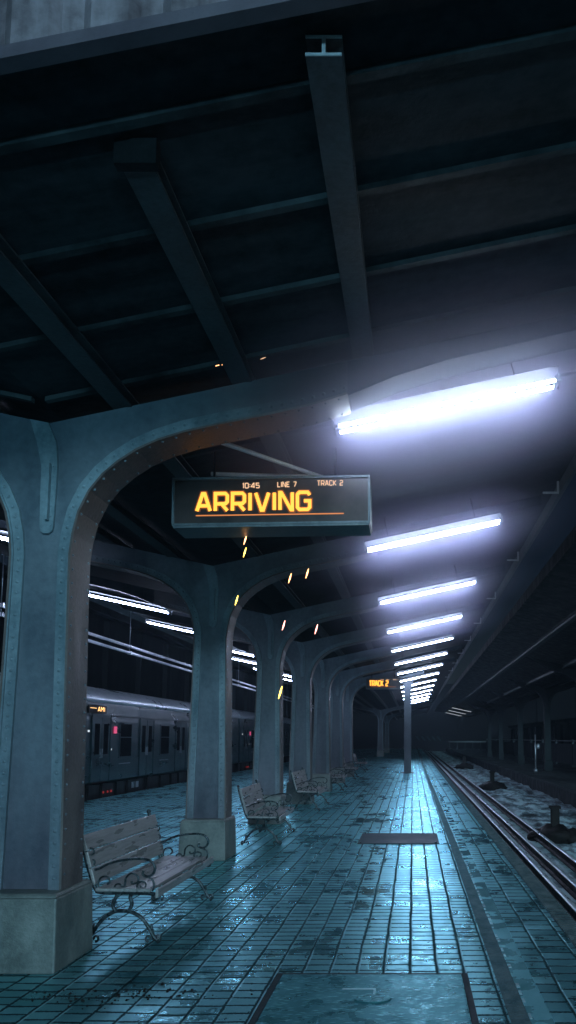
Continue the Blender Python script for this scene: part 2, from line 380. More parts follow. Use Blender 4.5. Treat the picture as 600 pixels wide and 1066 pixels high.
# paving laid in the strip along the platform edge
s = MB(); s.box(.80, 1.24, Y0, Y1, -.05, .004)
tag(s.build('edge_paving', 'brick2'), kind='structure')
s = MB(); s.box(.555, .665, Y0, Y1, -.05, .006)
tag(s.build('dark_paving_strip', 'dark_strip'), kind='structure')
s = MB(); s.box(.668, .797, Y0, Y1, -.05, .004)
tag(s.build('wet_paving_strip', 'wet_strip'), kind='structure')
# ribbed warning strip with a metal nosing
s = MB(); y = Y0
while y < 60:
    s.box(1.25, 1.405, y, y+.028, .006, .018); y += .062
s.box(1.243, 1.41, Y0, Y1, -.05, .0062)
tag(s.build('ribbed_edge_strip', 'dark_strip'), kind='structure')
# worn marks
s = MB(); rnd = random.Random(3); y = 2.6
while y < 26:
    l = rnd.uniform(.05, .09)
    if rnd.random() < .8: s.box(.668, .668+rnd.uniform(.012, .022), y, y+l, .001, .0085)
    y += .14
tag(s.build('edge_marking', 'white_mark'), kind='structure')

# track bed with lumps of ice and ballast
def track_bed(x0, x1, z, name, seed, mat, ymax=118):
    rnd = random.Random(seed); nx = 34; ys = []; y = -8
    while y < ymax: ys.append(y); y += .11 if y < 25 else (.3 if y < 50 else 1.5)
    from mathutils import noise as mn
    vs = []; fs = []
    for y in ys:
        for i in range(nx+1):
            x = x0+(x1-x0)*i/nx
            far = min(1, max(0, (x-2.6)/.5)) if x > 0 else 1
            h = (mn.noise(Vector((x*2.2, y*.9, seed)))*.09 + abs(mn.noise(Vector((x*.9, y*.35, 5))))*.10)*far + mn.noise(Vector((x*7, y*4, seed)))*.028
            vs.append((x, y, z+h-.03))
    for j in range(len(ys)-1):
        for i in range(nx):
            a = j*(nx+1)+i; fs.append((a, a+1, a+nx+2, a+nx+1))
    m = MB(); m.add(vs, fs, True)
    return tag(m.build(name, mat, fix=False), kind='structure')
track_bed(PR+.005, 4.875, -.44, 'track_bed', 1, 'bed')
track_bed(-13.0, PL-.005, -1.0, 'track_bed', 2, 'bed', 70)
p = MB(); p.box(4.88, 13.5, Y0, Y1, -1.28, 0)
tag(p.build('far_platform', 'farplat'), kind='structure')

s = MB(); s.box(4.862, 4.879, Y0, Y1, -1.2, -.06)
tag(s.build('far_platform_edge', 'black'), kind='structure')
def rail(name, x, z, label):
    m = MB()
    prof = [(-.06, 0), (.06, 0), (.055, .015), (.012, .03), (.012, .10), (.034, .112), (.034, .145), (-.034, .145), (-.034, .112), (-.012, .10), (-.012, .03), (-.055, .015)]
    m.prism_y([(x+a, z+b) for a, b in prof], -8, 112)
    hd = MB(); n = 9; arc = [(x+.0355*math.cos(math.pi*k/(n-1)), z+.140+.016*math.sin(math.pi*k/(n-1))) for k in range(n)]
    hd.add([(a, -8, b) for a, b in arc]+[(a, 112, b) for a, b in arc], [(k, k+1, n+k+1, n+k) for k in range(n-1)], True)
    o = m.build(name, 'rust'); hd.build('rail_head', 'rail', o, fix=False); tag(o, label, 'rail', 'rails of the track beside the platform'); return o
rail('rail', 1.78, -.40, 'bright wet steel rail nearest the platform edge')
rail('rail', 2.47, -.40, 'long steel rail further from the platform, beside the icy ballast')
rail('rail', 2.13, -.455, 'middle steel rail of the three beside the platform, low in the ice')

# switch machines on the ballast
def point_machine(loc, s, label, seed):
    e = empty('point_machine', loc, label, 'point machine', 'track devices standing on the ballast')
    m = MB(); m.blob((0, 0, .06), (.34*s, .42*s, .20*s), seed, 12, 8, .16); m.blob((.26*s, -.2*s, .05), (.2*s, .2*s, .15*s), seed+1, 9, 6, .25)
    m.blob((-.26*s, .1*s, .03), (.18*s, .25*s, .13*s), seed+2, 9, 6, .25)
    m.build('cover', 'rust', e)
    m = MB(); m.box(-.07*s, .07*s, -.06*s, .06*s, .1, .52*s); m.box(-.095*s, .095*s, -.08*s, .08*s, .52*s, .57*s)
    m.build('post', 'rust', e, bevel=.008)
    m = MB(); m.tube([(-.5*s, -.1, .02), (-.2*s, -.05, .1), (.1*s, 0, .1)], .03*s, 6); m.build('rod', 'rust', e)
    return e
point_machine((2.86, 15.7, -.42), 1.15, 'dark lumpy track device with a square post, nearest on the ballast', 1)
point_machine((3.17, 31, -.42), 1.2, 'dark lumpy track device with a post, second along the ballast', 4)
point_machine((3.45, 52, -.42), 1.4, 'dark lumpy track device with a post, farthest along the ballast', 9)

# dark buildings round the yard
def wallobj(x0, x1, y0, y1, z1, label, pil=4.0, axis='y', name='retaining_wall', cat='wall'):
    e = empty(name, ((x0+x1)/2, (y0+y1)/2, -1.28), label, cat)
    ox, oy = (x0+x1)/2, (y0+y1)/2
    m = MB(); m.box(x0-ox, x1-ox, y0-oy, y1-oy, 0, z1+1.28); m.build('wall_face', 'wall', e)
    m = MB()
    if axis == 'y':
        y = y0+1
        while y < y1-1:
            m = MB(); m.box(x0-ox-.25, x1-ox+.25, y-oy, y-oy+.5, 0, z1+1.1); y += pil; m.build('pilaster', 'wall', e)
    else:
        x = x0+1
        while x < x1-1:
            m = MB(); m.box(x-ox, x-ox+.6, y0-oy-.3, y1-oy+.3, 0, z1+1.1); x += pil; m.build('pilaster', 'wall', e)
    m = MB(); m.box(x0-ox-.35, x1-ox+.35, y0-oy-.35, y1-oy+.35, z1+1.29, z1+1.6); m.build('coping', 'wall', e)
    return e
wallobj(-14.2, -13.4, -8, 112, 6.8, 'tall black wall behind the parked train')
wallobj(-30, 34, 118, 120, 9.5, 'dark masonry front closing off the far end of the tracks', 6, 'x', 'station_building', 'building')
wallobj(14.2, 15, -8, 112, 3.0, 'dark wall behind the far platform')

# pale barrier and kerb pieces at the far end of the tracks
e = empty('barrier', (7.2, 100, 0), 'thin pale barrier rail far away beyond the tracks', 'barrier')
m = MB(); m.box(-2.6, 2.8, -.06, .06, 1.0, 1.18); m.build('top_bar', 'purlin', e)
for k in range(6):
    m = MB(); m.box(-2.5+k, -2.4+k, -.05, .05, 0, .998); m.build('upright', 'fence', e)
e = empty('chevron_board', (2.4, 104, .9), 'row of slanted white bars in the far distance beside the platform end', 'marker board')
for k in range(5):
    m = MB(); m.hexa([(-1.6+k*.7+a+c, b, z0) for z0, c in ((.3, 0), (.9, -.45)) for a, b in ((0, -.03), (.28, -.03), (.28, .03), (0, .03))])
    m.build('white_bar', 'plate_grey', e)
m = MB(); m.box(-2.2, 1.9, .04, .12, .2, 1.0); m.box(-1.9, -1.8, .04, .12, -.9, .2); m.box(1.4, 1.5, .04, .12, -.9, .2); m.build('backing_board', 'black', e)

# ------------------------------------------------------------------ canopy roof
def zdeck(r): return 4.093+.22*r        # underside of the deck, r = distance from the column line
def zpur(r): return 3.963+.22*r         # underside of the purlins / top of the girders
RE = 4.80
def canopy_roof(vx, y0, y1, label, re, pur, fine=True, group=None, front=True):
    e = empty('canopy_roof', (vx, y0, 0), label, 'canopy roof')
    for sg in (1, -1):
        m = MB()
        a, b = 0, re
        q = [(sg*a, zdeck(a)), (sg*b, zdeck(b)), (sg*b, zdeck(b)+.05), (sg*a, zdeck(a)+.05)]
        m.prism_y(q, 0, y1-y0)
        m.build('deck', 'deck' if fine else 'black', e)
        if fine:
            rnd = random.Random(5+sg)
            m = MB(); y = .42
            while y < min(y1-y0, 60):
                h = .035
                q = [(sg*.05, zdeck(.05)-h), (sg*(re-.05), zdeck(re-.05)-h), (sg*(re-.05), zdeck(re-.05)-.001), (sg*.05, zdeck(.05)-.001)]
                m.prism_y(q, y, y+.05)
                y += .74
                if y > 4.5: break
            m.build('deck_laps', 'batten', e)
        for i, (r, ys) in enumerate(pur):
            m = MB(); x = sg*r; zb = zpur(r); zt = zdeck(r)-.036 if fine else zdeck(r)-.001
            W = .078; ff = .012
            L_ = 2.95 if (fine and r > 2) else y1-y0
            m.box(x-W, x+W, ys, L_, zb, zb+ff); m.box(x-W, x+W, ys, L_, zt-ff, zt); m.box(x-.008, x+.008, ys, L_, zb+ff, zt-ff)
            pu = m.build('purlin', 'purlin', e)
            if fine and ys > .5:
                m = MB(); m.box(x-.10, x+.10, ys-.06, ys-.002, zb-.012, zt+.02); m.build('end_bracket', 'black', pu)
            if fine and ys < .5 and sg == 1:
                m = MB(); m.box(x-W, x+W, ys-.006, ys-.001, zb, zb+ff); m.box(x-W, x+W, ys-.006, ys-.001, zt-ff, zt); m.box(x-.008, x+.008, ys-.006, ys-.001, zb+ff, zt-ff)
                m.build('cut_end', 'beam_end', pu)
        m = MB(); z = zdeck(re)
        m.prism_y([(sg*re, z-.17), (sg*(re+.05), z-.17), (sg*(re+.05), z+.07), (sg*re, z+.07)], 0, y1-y0)
        m.build('edge_channel', 'purlin' if fine else 'black', e)
    return e
PUR = [(.56, .6), (1.46, .6), (2.38, .2)]
roof = canopy_roof(VX, 2.80, 108, 'dark sloping canopy roof over the platform, seen from below', RE, PUR)
# front edge: fascia bar and upright corrugated sheet
for sg in (1, -1):
    m = MB()
    q = [(sg*0, zpur(0)), (sg*(RE+.05), zpur(RE+.05)), (sg*(RE+.05), zpur(RE+.05)+.055), (0, zpur(0)+.055)]
    m.prism_y(q, -.07, -.002); m.build('fascia', 'fascia', roof)
    m = MB()
    q = [(0, zpur(0)+.056), (sg*(RE+.05), zpur(RE+.05)+.056), (sg*(RE+.05), zdeck(RE)+.04), (0, zdeck(0)+.04)]
    m.prism_y(q, -.02, -.003); m.build('closing_strip', 'black', roof)
    m = MB(); pts = []; x = 0; per = .31
    while x < RE:
        for dx, dy in ((0, 0), (.10, .0), (.135, .042), (.22, .045), (.265, .0)): pts.append((x+dx, dy))
        x += per
    vs = []; fs = []
    for (px, dy) in pts:
        vs.append((sg*px, -.068+dy*.9, zpur(px)+.05)); vs.append((sg*px, -.068+dy*.9, zpur(px)+1.15))
    for i in range(len(pts)-1): fs.append((2*i, 2*i+2, 2*i+3, 2*i+1))
    m.add(vs, fs); m.build('corrugated_panel', 'corrugated', roof, fix=False)
# small angle brackets along the roof edge (they catch the lamp light)
for k in range(9):
    y = 10.36+4.06*k - 2.80
    m = MB(); z = zdeck(RE)-.03; r = RE-.02
    m.box(r-.22, r, y-.012, y+.012, z-.155, z-.13); m.box(r-.022, r+.004, y-.014, y+.014, z-.13, z+.02)
    m.build('edge_bracket', 'beam_end', roof)

# ------------------------------------------------------------------ canopy columns
def offset(pl, d):
    out = []
    for i, p_ in enumerate(pl):
        a = pl[max(i-1, 0)]; b = pl[min(i+1, len(pl)-1)]
        t = Vector((b[0]-a[0], b[1]-a[1])).normalized(); out.append((p_[0]-t.y*d, p_[1]+t.x*d))
    return out
def side_curve(rend):
    pts = [(.252, .53), (.24, 1.2), (.224, 2.0), (.212, 2.7), (.21, 2.95)]
    arc = [(.225, 3.10), (.262, 3.27), (.335, 3.43), (.43, 3.555), (.54, 3.655), (.68, 3.75), (.84, 3.825), (1.04, 3.89), (1.3, 3.95), (1.6, 4.01), (1.97, 4.095)]
    pts += arc
    z0 = 4.095; r = 1.97
    pts += [(2.25, 4.185), (2.6, 4.335), (3.0, 4.465), (4.55, 4.84)]
    return pts
def along(pl, step):
    out = []; acc = 0
    for i in range(len(pl)-1):
        a = Vector(pl[i]); b = Vector(pl[i+1]); d = (b-a).length; t = step-acc
        while t < d: out.append((tuple(a+(b-a)*t/d), (b-a).normalized())); t += step
        acc = (acc+d) % step
    return out
def make_column(loc, label, rend=4.74, group='canopy columns on the platform', detail=True):
    e = empty('canopy_column', loc, label, 'column', group)
    m = MB()
    m.hexa([(-.31,-.32,0),(.31,-.32,0),(.31,.32,0),(-.31,.32,0),(-.295,-.305,.50),(.295,-.305,.50),(.295,.305,.50),(-.295,.305,.50)])
    m.hexa([(-.295,-.305,.50),(.295,-.305,.50),(.295,.305,.50),(-.295,.305,.50),(-.278,-.285,.528),(.278,-.285,.528),(.278,.285,.528),(-.278,.285,.528)])
    m.build('pedestal', 'concrete', e, bevel=.012)
    sc = side_curve(rend)
    # web: one plate spread over both arms
    m = MB(); D = .13
    right = [(x-.004, z) for x, z in sc]; top = [(x, zpur(x)-.003) for x, z in sc]
    n = len(sc); ic = next(i for i, p_ in enumerate(sc) if p_[1] > 3.0)
    for sg in (1, -1):
        for i in range(ic):
            (xa, za), (xb, zb) = right[i], right[i+1]
            q = [(0, za), (sg*xa, za), (sg*xb, zb), (0, zb)]
            m.add([(x, -D, z) for x, z in q]+[(x, D, z) for x, z in q], [(0,1,2,3), (7,6,5,4), (1,5,6,2)])
        (xa, za) = right[ic]
        q = [(0, za), (sg*xa, za), (sg*xa, zpur(xa)-.003), (0, zpur(0)-.003)]
        m.add([(x, -D, z) for x, z in q]+[(x, D, z) for x, z in q], [(0,1,2,3), (7,6,5,4)])
        for i in range(ic, n-4):
            (xa, za), (xb, zb) = right[i], right[i+1]
            q = [(sg*xa, za), (sg*xb, zb), (sg*xb, zpur(xb)-.003), (sg*xa, zpur(xa)-.003)]
            m.add([(x, -D, z) for x, z in q]+[(x, D, z) for x, z in q], [(0,1,2,3), (7,6,5,4), (0,4,5,1), (3,2,6,7)])
        (xa, za) = right[n-4]
        m.add([(sg*xa, -D, za), (sg*xa, D, za), (sg*xa, D, zpur(xa)-.003), (sg*xa, -D, zpur(xa)-.003)], [(0,1,2,3)])
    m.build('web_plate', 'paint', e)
    for sg in (1, -1):
        m = MB(); q = right[n-4:]
        m.prism_y([(sg*(a+(.001 if i == 0 else 0)), b) for i, (a, b) in enumerate(q)]+[(sg*a, zpur(a)-.003) for a, b in q[::-1]], -D+.002, D-.002)
        m.build('arm_plate', 'shaded_arm', e)
    # flange plate round the edge, riveted angles on both faces
    for sg in (1, -1):
        scf = sc; sc = scf[:n-3]
        cur = [(sg*x, z) for x, z in sc]
        # offset() points to the left of travel = towards the web
        fl = MB(); fl.strip_y(cur, [(sg*x, z) for x, z in offset(sc, -.016)], -.175, .175)
        fl.build('edge_flange', 'soffit', e)
        an = MB()
        for yy0, yy1 in ((-.158, -.131), (.131, .158)):
            an.strip_y([(sg*(x), z) for x, z in offset(sc, .001)], [(sg*x, z) for x, z in offset(sc, .085)], yy0, yy1)
        an.strip_y([(sg*(x), z) for x, z in offset(sc, .001)], [(sg*x, z) for x, z in offset(sc, .013)], -.174, -.159)
        if detail:
            for (q, t) in along(offset(sc, .048), .082):
                if q[0] < 3.2: an.dome((sg*q[0], -.158, q[1]), .0155)
            for (q, t) in along(offset(sc, -.017), .105):
                if q[0] < 3.0:
                    nn = Vector((t.y*sg, 0, -t.x))
                    for yy in (-.135, .135): an.dome((sg*q[0], yy, q[1]), .011, nn)
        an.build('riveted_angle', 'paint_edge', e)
        sc = scf; tail = [(a+(.003 if i == 0 else 0), b) for i, (a, b) in enumerate(scf[n-4:])]
        fl = MB(); fl.strip_y([(sg*x, z) for x, z in tail], [(sg*x, z) for x, z in offset(tail, -.016)], -.15, .15); fl.build('arm_flange', 'shaded_arm', e)
    # stiffener on the face: slender raised tongue with rounded foot, branching up to the roof
    m = MB(); cx = .03
    pl = [(cx-.05, 3.16), (cx-.056, 3.4), (cx-.058, 3.62), (cx-.10, 3.80), (cx-.16, zpur(.13)-.01)]
    pr = [(cx+.05, 3.16), (cx+.058, 3.4), (cx+.062, 3.62), (cx+.045, 3.80), (cx-.02, zpur(.0)-.01)]
    for yy0, yy1 in ((-.158, -.131), (.131, .158)):
        m.strip_y(pl, pr, yy0, yy1)
        m.prism_y([(cx-.05, 3.16), (cx-.044, 3.125), (cx-.02, 3.105), (cx+.02, 3.105), (cx+.044, 3.125), (cx+.05, 3.16)], yy0, yy1)
    if detail:
        for k in range(7): m.dome((cx+.03, -.158, 3.16+.075*k), .009)
    m.build('stiffener', 'paint_edge', e)
    m = MB(); m.strip_y([(cx+.003, 3.2), (cx+.003, 3.63)], [(cx+.022, 3.2), (cx+.022, 3.63)], -.20, -.1585); m.build('stiffener_leg', 'paint_edge', e)
    return e
cys = [5.72, 10.55, 14.8, 19.1, 23.4, 27.8, 32.2]
labs = ['massive blue-grey steel column nearest the camera, rising left of the first bench',
        'riveted steel column between the first and the second bench',
        'steel column just beyond the second bench from the camera',
        'steel column beside the third bench, fourth from the camera',
        'steel column with brightly lit arch just beyond the third bench',
        'slim-looking sixth steel column beside the fourth bench',
        'seventh steel column, left of the small TRACK 2 sign']
col0 = make_column((VX+.015, cys[0], 0), labs[0])
for y, lb in zip(cys[1:], labs[1:]): copy_tree(col0, (VX, y, 0), lb)
for y, lb in ((66, 'distant pale column left of the central post, nearer of the far pair'), (82, 'distant pale column left of the central post, farther of the far pair')):
    copy_tree(col0, (VX, y, 0), lb)

# central post
e = empty('canopy_post', (-.24, 35.3, 0), 'slender grey post standing mid-platform below the row of lamps', 'post')
m = MB(); m.box(-.13, .13, -.13, .13, .04, 4.35); m.box(-.165, .165, -.165, -.132, .04, 4.35); m.box(-.165, .165, .132, .165, .04, 4.35)
m.build('shaft', 'postpaint', e, bevel=.01)
m = MB(); m.box(-.28, .28, -.28, .28, 0, .04); m.build('base_plate', 'postpaint', e, bevel=.01)
m = MB()
for sg in (1, -1):
    a = [(sg*.166, 3.7), (sg*.19, 4.0), (sg*.28, 4.2), (sg*.5, 4.32 if sg > 0 else 4.25)]
    b = [(sg*.1665-sg*.001, 3.7), (sg*.167, 4.05), (sg*.2, 4.3), (sg*.5, 4.40 if sg > 0 else 4.32)]
    m.strip_y(a, b, -.12, .12)
m.hexa([(-.6,-.1,4.351),(.75,-.1,4.351),(.75,.1,4.351),(-.6,.1,4.351),(-.6,-.1,4.43),(.75,-.1,4.71),(.75,.1,4.71),(-.6,.1,4.43)])
m.build('cap_bracket', 'postpaint', e)

# ------------------------------------------------------------------ fluorescent lamps
def make_lamp(loc, sg, label, group):
    e = empty('tube_lamp', loc, label, 'lamp', group)
    ang = math.atan(.22)*sg
    e.rotation_euler = (0, -ang, 0)
    Lh = .90
    for yy in (-.065, .065):
        m = MB(); m.tube([(-Lh, yy, 0), (Lh, yy, 0)], .012, 8); m.build('tube', 'tube', e)
    m = MB()
    m.box(-Lh-.03, Lh+.03, -.03, .03, .101, .13); m.build('housing', 'black', e)
    m = MB(); m.hexa([(-Lh-.03,-.16,.075),(Lh+.03,-.16,.075),(Lh+.03,.16,.075),(-Lh-.03,.16,.075),(-Lh-.03,-.05,.10),(Lh+.03,-.05,.10),(Lh+.03,.05,.10),(-Lh-.03,.05,.10)]); m.build('roof_shield', 'black', e)  # black shield added to keep the tube light off the roof
    for sx in (-1, 1):
        m = MB(); m.box(sx*(Lh+.002) if sx > 0 else -Lh-.035, Lh+.035 if sx > 0 else -Lh-.002, -.082, .082, -.012, .011)
        for yy in (-.065, .065): m.box(*(sorted((sx*(Lh+.036), sx*(Lh+.05)))), yy-.01, yy+.01, -.025, .06)
        m.build('end_cap', 'silver', e)
    for x in (-.6, .6):
        m = MB(); m.tube([(x, 0, .131), (x, 0, .40)], .007, 6); m.build('hanger', 'black', e)
    return e
lamp0 = make_lamp((.28, 6.06, 4.30), 1, 'huge bright twin-tube lamp nearest the camera, right of the ARRIVING sign', 'twin-tube lamps under the right side of the canopy')
where = ['second lamp of the right row, just below and right of the ARRIVING sign']
for k in range(1, 14):
    lb = 'bright twin-tube lamp, %s of the right-hand row counting from the camera' % ORD[k]
    copy_tree(lamp0, (.28, 6.06+4.06*k, 4.30), lb)
LG = 'twin-tube lamps under the left side of the canopy'
lampL = make_lamp((-5.80, 9.9, 4.30), -1, 'bright twin-tube lamp cut off by the left edge of the picture', LG)
for k, y in enumerate((15.3, 19.2, 23.6, 27.9, 32.2, 36.5)):
    copy_tree(lampL, (-5.80, y, 4.30), ['twin-tube lamp seen between the first and second column, above the train', 'twin-tube lamp half hidden by the second column, above the train'][k] if k < 2 else 'twin-tube lamp, %s of the left-hand row above the train' % ORD[k+1])
# unseen fill lamps added behind the camera to light the near column and front edge
for k, (x, y, z) in enumerate(((-.9, -1.2, 3.3), (-.9, -5.2, 3.3))):
    o = copy_tree(lamp0, (x, y, z), 'cool teal twin-tube lamp on the platform behind the viewpoint, %s one' % ORD[k])
    for ch in kids(o):
        if ch.name.startswith('roof_shield'): bpy.data.objects.remove(ch)
        elif ch.name.startswith('tube'): ch.data = ch.data.copy(); ch.data.materials[0] = M['tube_teal']

# cable conduits over the train track
for k, (x, z) in enumerate(((-7.05, 3.86), (-7.05, 3.70))):
    e = empty('conduit', (x, 5, z), ['upper', 'lower'][k]+' of the two long pale pipes running above the train', 'pipe', 'long pipes hung above the train')
    m = MB(); m.tube([(0, 0, 0), (0, 75, 0)], .034, 10); m.build('pipe', 'white_paint', e)
    for y in range(2, 74, 6):
        m = MB(); m.tube([(0, y, .029), (0, y, (4.75 if k == 0 else 3.83)-z)], .01, 6); m.box(-.045, .045, y-.02, y+.02, -.04, .04)
        m.build('hanger', 'silver', e)

# ------------------------------------------------------------------ lettering drawn as strokes
GL = {
 'A': (.72, [[(0,0),(0,.55),(.20,1),(.52,1),(.72,.55),(.72,0)], [(0,.34),(.72,.34)]]),
 'A2': (.78, [[(0,0),(.33,1),(.45,1),(.78,0)], [(.13,.3),(.65,.3)]]),
 'R': (.70, [[(0,0),(0,1),(.58,1),(.70,.88),(.70,.52),(.58,.40),(0,.40)], [(.36,.40),(.70,0)]]),
 'I': (.06, [[(.03,0),(.03,1)]]),
 'V': (.76, [[(0,1),(.33,0),(.43,0),(.76,1)]]),
 'N': (.72, [[(0,0),(0,1),(.08,1),(.64,0),(.72,0),(.72,1)]]),
 'G': (.72, [[(.72,.84),(.60,1),(.12,1),(0,.88),(0,.12),(.12,0),(.60,0),(.72,.12),(.72,.50),(.38,.50)]]),
 'L': (.60, [[(0,1),(0,0),(.60,0)]]),
 'E': (.62, [[(.62,1),(0,1),(0,0),(.62,0)], [(0,.5),(.54,.5)]]),
 'T': (.68, [[(0,1),(.68,1)], [(.34,1),(.34,0)]]),
 'C': (.68, [[(.68,.85),(.57,1),(.12,1),(0,.88),(0,.12),(.12,0),(.57,0),(.68,.15)]]),
 'K': (.68, [[(0,0),(0,1)], [(.66,1),(.12,.5),(.68,0)]]),
 'M': (.82, [[(0,0),(0,1),(.08,1),(.41,.45),(.74,1),(.82,1),(.82,0)]]),
 '0': (.68, [[(.12,0),(0,.12),(0,.88),(.12,1),(.56,1),(.68,.88),(.68,.12),(.56,0),(.12,0)]]),
 '1': (.20, [[(0,.8),(.16,1),(.16,0)]]),
 '2': (.66, [[(0,.88),(.10,1),(.56,1),(.66,.88),(.66,.62),(.56,.5),(.12,.45),(0,.33),(0,0),(.66,0)]]),
 '4': (.68, [[(.52,0),(.52,1),(.42,1),(0,.36),(0,.24),(.68,.24)]]),
 '5': (.66, [[(.64,1),(0,1),(0,.56),(.54,.56),(.66,.44),(.66,.12),(.54,0),(.10,0),(0,.12)]]),
 '7': (.66, [[(0,1),(.66,1),(.66,.86),(.26,0)]]),
 ':': (.06, [[(.03,.22),(.03,.36)], [(.03,.64),(.03,.78)]]),
 ' ': (.40, []),
}
def lettering(mb, text, x0, z0, h, width, y, t=.13, depth=.006):
    adv = []; tot = 0; sp = .30
    for ch in text:
        w, st = GL['A2' if ch == 'A' else ch]; adv.append(tot); tot += w+sp
    tot -= sp; kx = width/(tot*h)
    for ch, a in zip(text, adv):
        w, st = GL['A2' if ch == 'A' else ch]
        for pl in st:
            P = [Vector(((a+px)*h*kx, pz*h)) for px, pz in pl]; th = t*h*.5
            Lf, Rt = [], []
            n = len(P); closed = (P[0]-P[-1]).length < 1e-6
            for i in range(n):
                d0 = (P[i]-P[i-1]).normalized() if i > 0 else ((P[0]-P[-2]).normalized() if closed else None)
                d1 = (P[i+1]-P[i]).normalized() if i < n-1 else ((P[1]-P[0]).normalized() if closed else None)
                if d0 is None: d0 = d1
                if d1 is None: d1 = d0
                n0 = Vector((-d0.y, d0.x)); n1 = Vector((-d1.y, d1.x)); nn = (n0+n1).normalized()
                k = th/max(.45, nn.dot(n0)); Lf.append(P[i]+nn*k); Rt.append(P[i]-nn*k)
            mb.strip_y([(x0+q.x, z0+q.y) for q in Lf], [(x0+q.x, z0+q.y) for q in Rt], y-depth, y)

def sign_box(e, W, H, D):
    """open-faced cabinet centred on the empty, front towards -Y"""
    t = .018
    m = MB(); m.box(-W/2, W/2, 0, D, -H/2, H/2); m.build('cabinet', 'signpaint', e, bevel=.008)
    m = MB(); m.box(-W/2+t, W/2-t, -.010, -.001, -H/2+t, H/2-t); m.build('display_panel', 'signface', e)
    m = MB()
    m.box(-W/2, W/2, -.03, -.002, H/2-t+.002, H/2+.003); m.box(-W/2, W/2, -.03, -.002, -H/2-.003, -H/2+t-.002)
    m.box(-W/2-.003, -W/2+t-.002, -.029, -.002, -H/2+t, H/2-t); m.box(W/2-t+.002, W/2+.003, -.029, -.002, -H/2+t, H/2-t)
    m.build('frame', 'signpaint', e)
    m = MB(); m.box(-W/2+.01, W/2-.01, -.025, D-.01, -H/2-.022, -H/2-.004); m.build('bottom_tray', 'signpaint', e)

W1, H1 = 1.735, .425
sx, sz = -1.245, 3.675
sign = empty('departure_sign', (sx, 6.6, sz), 'big hanging ARRIVING departure sign with glowing amber letters', 'sign')
sign.rotation_euler = (0, -R(.9), 0)
sign_box(sign, W1, H1, .34)
def SX(u): return -W1/2 + (u-182)*W1/203.
def SZ(v): return H1/2 - (v-497.5)*H1/49.5
m = MB(); lettering(m, 'ARRIVING', SX(207), SZ(532), SZ(514)-SZ(532), SX(323)-SX(207), -.012, .185, .008)
ll = m.build('large_lettering', 'amber', sign)
m = MB(); lettering(m, 'ARRIVING', SX(207), SZ(532), SZ(514)-SZ(532), SX(323)-SX(207), -.0105, .36, .001); m.build('letter_halo', 'amber_halo', ll)  # wider dim strokes behind the letters stand in for their glow
for txt, u0, u1, v in (('10:45', 254, 271, 508.5), ('LINE 7', 290, 309, 507.8), ('TRACK 2', 331, 357, 507)):
    m = MB(); lettering(m, txt, SX(u0), SZ(v), .043, SX(u1)-SX(u0), -.012, .17, .004); m.build('small_lettering', 'cream', sign)
m = MB(); m.box(SX(206), SX(358), -.015, -.011, SZ(537.3), SZ(536.2)); m.build('underline', 'orange_line', sign)
for x in (-.55, .55):
    m = MB(); m.tube([(x, .17, H1/2+.001), (x, .17, .53+x*.02)], .012, 6); m.build('drop_rod', 'black', sign)
# X-shaped hanger bars lying flat above the sign
for a, b in (((-.62, .22, .37), (.36, .72, .50)), ((-.42, -.20, .50), (.42, .55, .42))):
    m = MB(); m.tube([(a[0], a[1]+.1, a[2]), (b[0], b[1]+.1, b[2])], .019, 6); m.tube([(a[0]+.02, a[1]+.14, a[2]+.02), (b[0], b[1]+.16, b[2]+.02)], .012, 6)
    m.build('cross_brace', 'white_paint', sign)

s2 = empty('track_sign', (-1.165, 30, 3.715), 'small distant hanging TRACK 2 sign with glowing amber letters', 'sign')
sign_box(s2, 1.34, .40, .30)
m = MB(); lettering(m, 'TRACK 2', -.53, -.09, .19, .72, -.012, .24, .008); m.build('large_lettering', 'amber', s2)
m = MB(); lettering(m, '10:45', -.1, .13, .03, .12, -.012, .2, .004); lettering(m, 'TRACK 2', .38, .13, .03, .17, -.012, .2, .004); lettering(m, 'LINE 7', .12, .13, .03, .14, -.012, .2, .004)
m.build('small_lettering', 'cream', s2)
m = MB(); m.box(-.5, .5, -.015, -.011, -.135, -.128); m.build('underline', 'orange_line', s2)
for x in (-.45, .45):
    m = MB(); m.tube([(x, .15, .2), (x, .15, .62)], .015, 6); m.build('drop_rod', 'black', s2)

